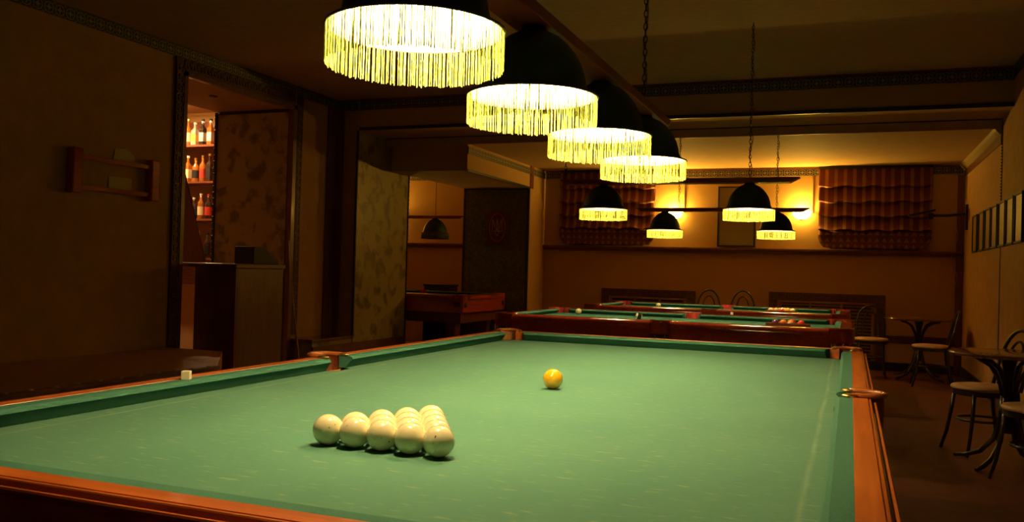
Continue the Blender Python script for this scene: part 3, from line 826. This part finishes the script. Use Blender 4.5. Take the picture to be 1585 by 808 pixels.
# ---------------------------------------------------------------- bentwood chairs and cafe tables
def hoop(w, h, y0, tilt, z0, n=18, squeeze=0.9):
    pts = []
    for i in range(n+1):
        a = PI*i/n
        x = -w*math.cos(a)*(squeeze+(1-squeeze)*math.sin(a)); zz = math.sin(a)**0.62*h if 0 < i < n else 0
        pts.append((x, y0+tilt*zz/h, z0+zz))
    return pts
def bentwood(label, loc, rz, back=0.42, group='bentwood chairs'):
    """faces local -Y, backrest on +Y"""
    t = thing('bentwood_chair', label, 'chair', loc, rz, group)
    MB().lathe([(0.0,0.445),(0.195,0.445),(0.208,0.452),(0.210,0.462),(0.200,0.474),(0.15,0.482),(0.0,0.484)], (0,0,0), 32).build('seat', MAT['seat'], t, smooth=True)
    MB().lathe([(0.186,0.41),(0.198,0.41),(0.200,0.447),(0.186,0.447)], (0,0,0), 32, caps=False).build('seat_ring', MAT['chairw'], t, smooth='auto')
    for sx in (1,-1):
        MB().tube([(sx*0.125,-0.135,0.44),(sx*0.14,-0.15,0.28),(sx*0.155,-0.175,0.12),(sx*0.175,-0.205,0.0)], [0.014,0.014,0.0125,0.011], 8).build('leg', MAT['chairw'], t, smooth=True)
    for sx in (1,-1):
        MB().tube([(sx*0.150,0.155,0.46),(sx*0.152,0.165,0.30),(sx*0.16,0.19,0.14),(sx*0.17,0.225,0.0)], [0.015,0.014,0.0125,0.011], 8).build('leg', MAT['chairw'], t, smooth=True)
    MB().tube([(0.155*math.cos(2*PI*i/24), 0.165*math.sin(2*PI*i/24), 0.235) for i in range(24)], 0.0095, 6, closed=True).build('stretcher_ring', MAT['chairw'], t, smooth=True)
    MB().tube(hoop(0.185, back, 0.165, 0.11, 0.45), 0.0135, 8).build('outer_hoop', MAT['chairw'], t, smooth=True)
    MB().tube(hoop(0.105, back-0.08, 0.168, 0.09, 0.45), 0.010, 8).build('inner_hoop', MAT['chairw'], t, smooth=True)
    return t
ch = bentwood('bentwood chair facing the viewer behind the table corner, by the slatted grille', (1.17,8.95,0), 0.0)
copy_tree(ch, (1.80,8.20,0), -PI/2+0.0, 'bentwood chair in profile beside the far round table')
copy_tree(ch, (1.81,4.11,0), -PI/2+0.40, 'bentwood chair with tan round seat beside the near round table')
copy_tree(ch, (1.99,3.12,0), PI+0.5, 'bentwood chair cut off by the right border, nearest of the chairs')
ch2 = bentwood('left of the two chairs behind the farthest pool table', (-0.94,9.35,0), 0.0, back=0.55, group='tall-backed chairs by the back wall')
copy_tree(ch2, (-0.46,9.40,0), 0.08, 'right of the two chairs behind the farthest pool table')

def cafe_table(label, loc, r, rz):
    t = thing('round_table', label, 'table', loc, rz, 'round cafe tables')
    MB().lathe([(0.0,0.722),(r-0.02,0.722),(r-0.004,0.727),(r,0.737),(r-0.004,0.747),(r-0.02,0.750),(0.0,0.750)], (0,0,0), 48).build('table_top', MAT['tabletop'], t, smooth='auto')
    MB().lathe([(0.03,0.22),(0.026,0.30),(0.024,0.45),(0.03,0.60),(0.05,0.70),(0.10,0.722)], (0,0,0), 16).build('column', MAT['chairw'], t, smooth=True)
    for k in range(4):
        a = PI/4+k*PI/2
        c, s = math.cos(a), math.sin(a)
        P = lambda r_, z: (r_*c, r_*s, z)
        MB().tube([P(0.30,0.715),P(0.22,0.70),P(0.12,0.65),P(0.06,0.56),P(0.035,0.45)], 0.015, 8).build('support_arm', MAT['chairw'], t, smooth=True)
        MB().tube([P(0.035,0.46),P(0.045,0.32),P(0.09,0.17),P(0.18,0.07),P(0.28,0.028),P(0.36,0.014)], [0.016,0.017,0.017,0.016,0.015,0.013], 8).build('foot', MAT['chairw'], t, smooth=True)
cafe_table('near round wooden table cut off by the right border', (1.90,3.66,0), 0.36, 0.15)
cafe_table('far round wooden table in the corner', (1.72,9.0,0), 0.41, 0.0)

# ---------------------------------------------------------------- back wall: blinds, mirror, sconces
def blind_material():
    m, nt, p = nodes_of('striped_blind_fabric')
    N, L = nt.nodes, nt.links
    tc = N.new('ShaderNodeTexCoord'); sx = N.new('ShaderNodeSeparateXYZ'); L.new(tc.outputs['Object'], sx.inputs[0])
    u = math_node(nt, 'FRACT', math_node(nt, 'ADD', math_node(nt, 'DIVIDE', sx.outputs[0], 0.118), 50.3))
    s1 = math_node(nt, 'LESS_THAN', u, 0.36)
    mx = N.new('ShaderNodeMix'); mx.data_type = 'RGBA'; L.new(s1, mx.inputs[0])
    mx.inputs[6].default_value = (0.13,0.020,0.014,1); mx.inputs[7].default_value = (0.28,0.12,0.045,1)
    L.new(mx.outputs[2], p.inputs['Base Color']); p.inputs['Roughness'].default_value = 0.85
    return m
def hem_material():
    m, nt, p = nodes_of('patterned_hem_fabric')
    N, L = nt.nodes, nt.links
    tc = N.new('ShaderNodeTexCoord'); sx = N.new('ShaderNodeSeparateXYZ'); L.new(tc.outputs['Object'], sx.inputs[0])
    u = math_node(nt, 'ABSOLUTE', math_node(nt, 'SUBTRACT', math_node(nt, 'FRACT', math_node(nt, 'ADD', math_node(nt, 'DIVIDE', sx.outputs[0], 0.09), 50)), 0.5))
    v = math_node(nt, 'FRACT', math_node(nt, 'ADD', math_node(nt, 'DIVIDE', sx.outputs[2], 0.09), 50))
    s1 = math_node(nt, 'LESS_THAN', math_node(nt, 'ADD', u, math_node(nt, 'MULTIPLY', v, 0.5)), 0.36)
    mx = N.new('ShaderNodeMix'); mx.data_type = 'RGBA'; L.new(s1, mx.inputs[0])
    mx.inputs[6].default_value = (0.13,0.035,0.016,1); mx.inputs[7].default_value = (0.27,0.11,0.04,1)
    L.new(mx.outputs[2], p.inputs['Base Color']); p.inputs['Roughness'].default_value = 0.9
    return m
BF, HF = blind_material(), hem_material()
def roman_blind(xc, w, label):
    t = thing('roman_blind', label, 'roman blind', (xc, YB-0.05, 0), 0, 'striped roman blinds')
    folds = [2.45, 2.245, 2.045]
    def yoff(x, z):
        sag = 0.012*math.cos(2*PI*x/(w/4))
        y = -0.012+0.004*math.sin(x*26)
        for f in folds+[1.86]:
            d = (z-(f+sag))
            if 0 <= d < 0.20: y -= 0.075*math.exp(-d/0.05)*min(1, d/0.006) if d > 0 else 0
        return y
    zs = []
    z = 2.74
    while z > 1.855: zs.append(z); z -= 0.0075
    nx = 48
    mb = MB(); rows = []
    for z in zs:
        row = []
        for i in range(nx+1):
            x = -w/2+w*i/nx
            sg = 0.012*math.cos(2*PI*x/(w/4))*min(1,(2.70-z)/0.25)
            row.append(mb.bm.verts.new((x*(1.0-0.02*(2.7-z)), yoff(x,z+sg*0), z)))
        rows.append(row)
    for a, b in zip(rows[:-1], rows[1:]):
        for i in range(nx): mb.bm.faces.new((a[i],a[i+1],b[i+1],b[i]))
    o = mb.build('fabric', BF, t, smooth=True)
    md = o.modifiers.new('thick', 'SOLIDIFY'); md.thickness = 0.004
    mb = MB(); rows = []
    for j in range(9):
        z = 1.865-0.24*j/8
        ww = w*(0.985-0.10*max(0,(j-3)/5)**2)
        rows.append([mb.bm.verts.new((-ww/2+ww*i/nx, -0.03-0.012*math.sin(i*0.8)-0.01*math.sin(j*0.9), z+0.006*math.cos(i*0.52))) for i in range(nx+1)])
    for a, b in zip(rows[:-1], rows[1:]):
        for i in range(nx): mb.bm.faces.new((a[i],a[i+1],b[i+1],b[i]))
    o = mb.build('hem', HF, t, smooth=True)
    md = o.modifiers.new('thick', 'SOLIDIFY'); md.thickness = 0.006
    MB().box(-w/2, w/2, -0.02, 0.045, 2.70, 2.735).build('head_rail', MAT['trimd'], t)
    MB().box(-w*0.38, w*0.38, -0.012, 0.04, 1.612, 1.628).build('bottom_bar', MAT['trimd'], t)
roman_blind(1.19, 1.42, 'right striped roman blind on the back wall, beside the lit sconce')
roman_blind(-2.50, 1.48, 'left striped roman blind on the back wall, in shadow behind the lamps')

t = thing('wall_mirror', 'tall narrow dark-framed mirror between the two sconces', 'mirror', (-0.61, YB, 1.62))
MB().box(-0.245,0.245,-0.018,-0.006,0.015,0.845).build('glass', MAT['mirror'], t)
mb = MB(); mb.box(-0.265,-0.240,-0.03,-0.001,0,0.86); mb.box(0.240,0.265,-0.03,-0.001,0,0.86); mb.box(-0.24,0.24,-0.03,-0.001,0,0.022); mb.box(-0.24,0.24,-0.03,-0.001,0.838,0.86)
mb.build('frame', MAT['black'], t, bevel=0.003)

def sconce(x, label):
    t = thing('wall_sconce', label, 'wall lamp', (x, YB, 2.10), 0, 'half-bowl wall sconces')
    prof = [(0.001,-0.085),(0.05,-0.078),(0.09,-0.055),(0.115,-0.02),(0.125,0.02),(0.120,0.02),(0.110,-0.018),(0.086,-0.05),(0.05,-0.072),(0.001,-0.079)]
    MB().lathe(prof, (0,-0.006,0.0), 24, caps=False, a0=PI, a1=2*PI).build('glass_bowl', MAT['glass_sconce'], t, smooth=True)
    b = MB(); bmesh.ops.create_icosphere(b.bm, subdivisions=2, radius=0.028, matrix=Matrix.Translation((0,-0.055,0.015)))
    b.build('bulb', emissive('sconce_bulb', SCONCE_COL, 900), t, smooth=True)
    MB().box(-0.03,0.03,-0.02,-0.001,-0.09,0.0).build('wall_plate', MAT['brass'], t)
sconce(-1.50, 'lit half-bowl sconce on the back wall, left of the mirror')
sconce(0.27, 'lit half-bowl sconce on the back wall, beside the right blind')
sconce(-6.35, 'lit half-bowl sconce deep in the alcove, hidden by the pier')
struct(MB().box(-1.37,-1.355,YB-0.014,YB,2.1,2.58).box(0.395,0.41,YB-0.014,YB,2.1,2.58).build('trim_36', MAT['bead']))

# ---------------------------------------------------------------- right wall: pictures, bracket, cable
ypic = [8.83, 8.29, 7.80, 7.35, 6.87, 6.42, 5.96]
ord_ = ('farthest','second farthest','third farthest','fourth farthest','fifth farthest','sixth farthest','nearest')
for y, w_ in zip(ypic, ord_):
    t = thing('framed_picture', 'narrow black-framed picture on the right wall, %s of the row' % w_, 'picture', (XR, y-0.19, 1.56), 0, 'row of framed pictures on the right wall')
    MB().box(-0.010,-0.003,-0.172,0.172,0.016,0.424).build('print', MAT['photo'], t)
    mb = MB(); mb.box(-0.022,-0.001,-0.19,-0.176,0,0.44); mb.box(-0.022,-0.001,0.176,0.19,0,0.44); mb.box(-0.022,-0.001,-0.17,0.17,0,0.018); mb.box(-0.022,-0.001,-0.17,0.17,0.422,0.44)
    mb.build('frame', MAT['black'], t, bevel=0.002)
t = thing('wall_bracket', 'empty black television bracket on an arm in the far right corner', 'bracket', (XR, 9.45, 2.03))
MB().box(-0.03,-0.001,-0.05,0.05,-0.16,0.16).build('wall_plate', MAT['iron'], t, bevel=0.004)
MB().tube([(-0.03,0,0.04),(-0.22,-0.03,0.02),(-0.42,-0.05,0.015)], 0.018, 8).build('arm', MAT['iron'], t)
MB().box(-0.46,-0.40,-0.09,0.0,-0.03,0.05).obox((-0.53,-0.06,0.05),(0.96,0,0.22),(0,1,0),(-0.22,0,0.96),0.16,0.07,0.010).build('tray', MAT['iron'], t, bevel=0.003)
pts = []
for i in range(22):
    f_ = i/21
    pts.append((XR-0.006, 9.72-3.6*f_, 0.60-0.32*math.sin(f_*1.5)+0.0))
pts2 = [(XR-0.006, 9.70, 0.36+0.0),(XR-0.006, 8.9, 0.35),(XR-0.006, 8.0, 0.345),(XR-0.006, 7.0, 0.34),(XR-0.006, 6.0, 0.33),(XR-0.006, 5.0, 0.325)]
tag(MB().tube(pts2, 0.006, 6).build('wall_cable', MAT['bead']), 'thin pale cable running low along the right wall behind the round table', 'cable')
cb = [(XR-0.11, YB-0.036, 1.95)]
for i in range(1, 20): cb.append((XR-0.11+0.035*math.sin(i*0.7), YB-0.036, 1.95-0.062*i))
tag(MB().tube(cb, 0.004, 6).build('hanging_wire', MAT['bead']), 'loose thin wire hanging down the far right corner', 'wire')

# ---------------------------------------------------------------- left wall rack
t = thing('cue_wall_rack', 'small dark red wooden rack with two rails on the left wall', 'wall rack', (XL, 2.77, 1.72))
for s in (-1, 1):
    MB().loft([[(0.005+a, s*0.42+b, z) for a, b in ((0,-0.05),(0.075,-0.05),(0.075,0.05),(0,0.05))] for z in (0.0,0.37)]).build('post', MAT['mahog'], t, bevel=0.012)
for z in (0.055, 0.30):
    MB().box(0.012,0.055,-0.372,0.372,z-0.02,z+0.02).build('rail', MAT['mahog'], t, bevel=0.004)
o = MB().box(0.001,0.006,2.73-2.77,2.98-2.77,1.80-1.72,1.90-1.72).build('note_paper', MAT['paper'])
o.parent = t; o['label'] = 'pale paper slip pinned between the rails'
MB().prism([(-0.02,0),(0.20,-0.03),(0.22,0.05),(0.12,0.11),(0.0,0.09)],0,0.003).build('pale_card', MAT['paper'], t, xf=Matrix.Translation((0.004,0.02,0.325))@Matrix(((0,0,1,0),(1,0,0,0),(0,1,0,0),(0,0,0,1))))

# plaque with trident on the far pier
t = thing('trident_plaque', 'dark red plaque with a trident emblem on the green marbled pier', 'plaque', (-3.985, 9.086, 1.83))
MB().loft([[(x,y,z) for x,z in ((-0.17,-0.26),(0.17,-0.26),(0.17,0.19),(0.11,0.25),(-0.11,0.25),(-0.17,0.19))] for y in (-0.022,-0.001)]).build('board', plain('plaque_red', (0.16,0.02,0.015), 0.45), t, bevel=0.004)
MB().tube([(0.125*math.cos(2*PI*i/36), -0.025, 0.205*math.sin(2*PI*i/36)-0.005) for i in range(36)], 0.004, 6, closed=True).build('oval_ring', MAT['brass'], t, smooth=True)
mb = MB()
gold = MAT['brass']
mb.tube([(0,-0.027,0.13),(0.012,-0.027,0.05),(0.016,-0.027,0.0),(0,-0.027,-0.05)], 0.006, 6); mb.tube([(0,-0.027,0.13),(-0.012,-0.027,0.05),(-0.016,-0.027,0.0),(0,-0.027,-0.05)], 0.006, 6)
for s in (-1, 1):
    mb.tube([(s*0.075,-0.027,0.12),(s*0.078,-0.027,0.04),(s*0.078,-0.027,-0.06),(0,-0.027,-0.06)], 0.006, 6)
    mb.tube([(s*0.075,-0.027,0.12),(s*0.050,-0.027,0.07),(s*0.048,-0.027,0.0),(s*0.016,-0.027,-0.03),(s*0.03,-0.027,-0.08),(0,-0.027,-0.13)], 0.006, 6)
mb.build('trident', gold, t, smooth=True)

# ---------------------------------------------------------------- bar
t = thing('bar_counter', 'dark wooden bar counter standing in the wall opening', 'bar counter', (-4.75, 4.4, 0))
# local coordinates: x + 4.75, y - 4.4
MB().box(-0.19,0.29,-0.60,-0.57,0,1.145).build('end_panel', MAT['mahog_d'], t, bevel=0.003)
MB().box(0.26,0.29,-0.57,0.13,0,1.145).build('front_panel', MAT['trimw'], t, bevel=0.003)
MB().prism([(0.26,0.13),(0.29,0.13),(-0.17,0.74),(-0.19,0.72)],0,1.145).build('side_panel', MAT['mahog_d'], t)
MB().prism([(-0.75,-0.72),(-0.17,-0.72),(0.31,-0.62),(0.32,0.12),(-0.17,0.79),(-0.75,0.80)], 1.145, 1.185).build('counter_top', MAT['trimw'], t, bevel=0.004)
MB().box(-0.19,0.24,-0.5,0.10,0.55,0.57).build('shelf', MAT['barwood'], t)
t = thing('cash_register', 'black cash register on the bar counter', 'cash register', (-4.86, 4.62, 1.185))
MB().loft([[(x,y,z) for y,z in ((-0.21,0),(0.21,0),(0.21,0.05),(0.08,0.10),(0.0,0.17),(-0.02,0.18),(-0.21,0.18))] for x in (-0.12,0.12)]).build('body', MAT['black'], t, bevel=0.006)
mb = MB()
for i in range(4):
    for j in range(4): mb.box(-0.08+j*0.045,-0.05+j*0.045,0.10+i*0.024,0.118+i*0.024,0.052-i*0.0,0.094-i*0.011)
mb.build('keys', MAT['iron'], t)
c_ = MB().tube([(-4.66,5.16,0.012),(-4.80,5.20,0.72),(-4.915,5.24,1.46)], [0.0145,0.011,0.0065], 10)
tag(c_.build('billiard_cue', MAT['cue'], smooth=True), 'wooden cue leaning against the right jamb of the bar opening', 'cue')
# leaning dark board behind the counter
t_ = MB().loft([[(x,y,z) for x,y in ((0,0),(0.02,0),(0.02,0.02),(0,0.02))] for z in (0,1)])
o = MB()
o.loft([[(-5.60,4.35,1.19),(-5.30,4.35,1.19),(-5.62,4.35,2.15),(-5.72,4.35,2.15)],[(-5.60,4.37,1.19),(-5.30,4.37,1.19),(-5.62,4.37,2.15),(-5.72,4.37,2.15)]])
t_.bm.free()
tag(o.build('folded_flap', MAT['mahog_d']), 'dark triangular flap leaning in front of the bottle shelves', 'flap')
# shelving with bottles
YS = 5.92
t = thing('bottle_shelving', 'lit wooden shelving for bottles behind the bar', 'shelves', (-6.75, YS+0.1, 0))
MB().box(-0.70,0.70,0.085,0.098,0.9,3.0).build('back_panel', MAT['barwood'], t)
for z in (2.665, 2.205, 1.735, 1.245): MB().box(-0.69,0.69,-0.17,0.084,z-0.025,z).build('shelf_board', MAT['barwood'], t)
for x in (-0.70,0.68): MB().box(x,x+0.02,-0.17,0.084,0.9,3.0).build('side_board', MAT['barwood'], t)

def glassy(name, col, rough=0.08):
    m, nt, p = nodes_of(name)
    p.inputs['Base Color'].default_value = (*col,1); p.inputs['Roughness'].default_value = rough
    p.inputs['Transmission Weight'].default_value = 0.55; p.inputs['IOR'].default_value = 1.45
    return m
G = dict(amber=glassy('amber_glass',(0.75,0.30,0.06)), clear=glassy('clear_glass',(0.9,0.85,0.75)), dark=glassy('dark_glass',(0.10,0.06,0.04)), green=glassy('green_glass',(0.12,0.25,0.08)), red=glassy('red_glass',(0.5,0.06,0.03)))
Lb = dict(cream=plain('cream_label',(0.85,0.72,0.45),0.6), yellow=plain('yellow_label',(0.85,0.45,0.08),0.6), black=plain('black_label',(0.02,0.02,0.02),0.5), red=plain('red_label',(0.6,0.05,0.03),0.5), silver=plain('silver_label',(0.7,0.68,0.6),0.35,0.6))
Cp = dict(gold=plain('gold_cap',(0.7,0.42,0.1),0.3,0.8), black=MAT['black'], red=plain('red_cap',(0.5,0.03,0.02),0.4), white=plain('white_cap',(0.8,0.75,0.65),0.5))
def bottle(x, z, h, r, g, l, c, label, square=False, group=None, y=YS):
    t = thing('bottle', label, 'bottle', (x, y, z), 0, group)
    prof = [(0.001,0),(r*0.95,0),(r,0.006),(r,h*0.58),(r*0.92,h*0.64),(r*0.42,h*0.74),(r*0.36,h*0.80),(r*0.36,h*0.93),(0.001,h*0.93)]
    MB().lathe(prof, (0,0,0), 4 if square else 18, a0=PI/4 if square else 0, a1=2*PI+(PI/4 if square else 0)).build('glass', G[g], t, smooth=not square)
    lr = r*1.015 if not square else r*1.02
    MB().lathe([(lr,h*0.14),(lr,h*0.48)], (0,0,0), 4 if square else 18, caps=False, a0=PI/4 if square else 0, a1=2*PI+(PI/4 if square else 0)).build('label', Lb[l], t, smooth=not square)
    MB().lathe([(0.001,h*0.92),(r*0.42,h*0.92),(r*0.42,h),(0.001,h)], (0,0,0), 12).build('cap', Cp[c], t)
S1, S2, S3, S4 = 2.665, 2.205, 1.735, 1.245
gb = 'spirit bottles on the bar shelves'
B_ = [
 (-6.975,S1,0.34,0.036,'amber','cream','gold','tall amber bottle, leftmost on the top bar shelf',0),
 (-6.865,S1,0.29,0.052,'clear','yellow','white','clear bottle with a big yellow label, top bar shelf',1),
 (-6.745,S1,0.33,0.045,'dark','silver','black','dark bottle with silver label and black cap, top bar shelf',1),
 (-6.62,S1,0.33,0.047,'amber','silver','black','bottle with bright label and black cap, rightmost on the top shelf',1),
 (-6.96,S2,0.33,0.042,'amber','cream','white','bottle with cream label, leftmost on the second shelf',1),
 (-6.84,S2,0.30,0.042,'amber','black','gold','round amber bottle with black label, second shelf',0),
 (-6.73,S2,0.33,0.038,'amber','red','gold','amber bottle with red label, second shelf',0),
 (-6.62,S2,0.35,0.042,'dark','black','gold','dark square bottle with gold cap, rightmost on the second shelf',1),
 (-6.85,S3,0.27,0.042,'dark','black','white','dark round bottle, left on the third shelf',0),
 (-6.74,S3,0.32,0.040,'amber','cream','white','amber bottle with cream label, middle of the third shelf',0),
 (-6.62,S3,0.31,0.044,'dark','red','red','dark bottle with round red label, right on the third shelf',0),
 (-6.62,S4,0.32,0.036,'dark','black','black','dark slim bottle, lowest lit shelf',0),
]
for b in B_: bottle(b[0], b[1], b[2], b[3], b[4], b[5], b[6], b[7], bool(b[8]), gb, YS-0.01)
tag(MB().box(-6.80,-6.70,YS-0.10,YS-0.06,S4,S4+0.26).build('price_card', plain('orange_card',(0.75,0.32,0.12),0.6)), 'upright orange card on the lowest bar shelf', 'card')
tag(MB().obox((-6.66,YS-0.11,S4+0.17),(0.98,0,0.17),(0,1,0),(-0.17,0,0.98),0.022,0.01,0.17).build('menu_folder', plain('pale_folder',(0.8,0.5,0.25),0.6)), 'narrow pale folder leaning on the lowest bar shelf', 'folder')
tag(MB().obox((-6.88,YS-0.09,S3+0.08),(0.94,0,-0.34),(0,1,0),(0.34,0,0.94),0.05,0.006,0.07).build('green_card', plain('green_card_paint',(0.35,0.45,0.12),0.6)), 'tilted yellow-green card on the third bar shelf', 'card')
# bar ceiling light
t = thing('bar_ceiling_light', 'bright strip light on the bar ceiling', 'light', (-6.9, 5.3, 3.119))
MB().box(-0.5,0.5,-0.06,0.06,-0.03,-0.001).build('housing', MAT['bead'], t)
MB().box(-0.48,0.48,-0.05,0.05,-0.036,-0.031).build('diffuser', emissive('bar_light_glow', BAR_COL, BAR_LIGHT*6), t)
# small spotlight in the opening's soffit, unlit
t = thing('soffit_spotlight', 'small unlit recessed spotlight in the soffit above the bar counter', 'spotlight', (-5.35, 4.45, 2.935))
MB().lathe([(0.035,-0.001),(0.045,-0.001),(0.045,-0.008),(0.032,-0.012)], (0,0,0), 20, caps=False).build('ring', MAT['trimd'], t)
MB().lathe([(0.001,-0.004),(0.033,-0.006)], (0,0,0), 20, caps=False).build('lens', MAT['bead'], t)

# dark chair shape in the alcove
t = thing('storage_box', 'dark box standing beyond the alcove pool table', 'box', (-5.0, 9.3, 0))
MB().box(-0.22,0.22,-0.15,0.15,0,0.92).build('body', MAT['black'], t, bevel=0.01)
MB().box(-0.23,0.23,-0.16,0.16,0.92,0.95).build('lid', MAT['black'], t, bevel=0.006)
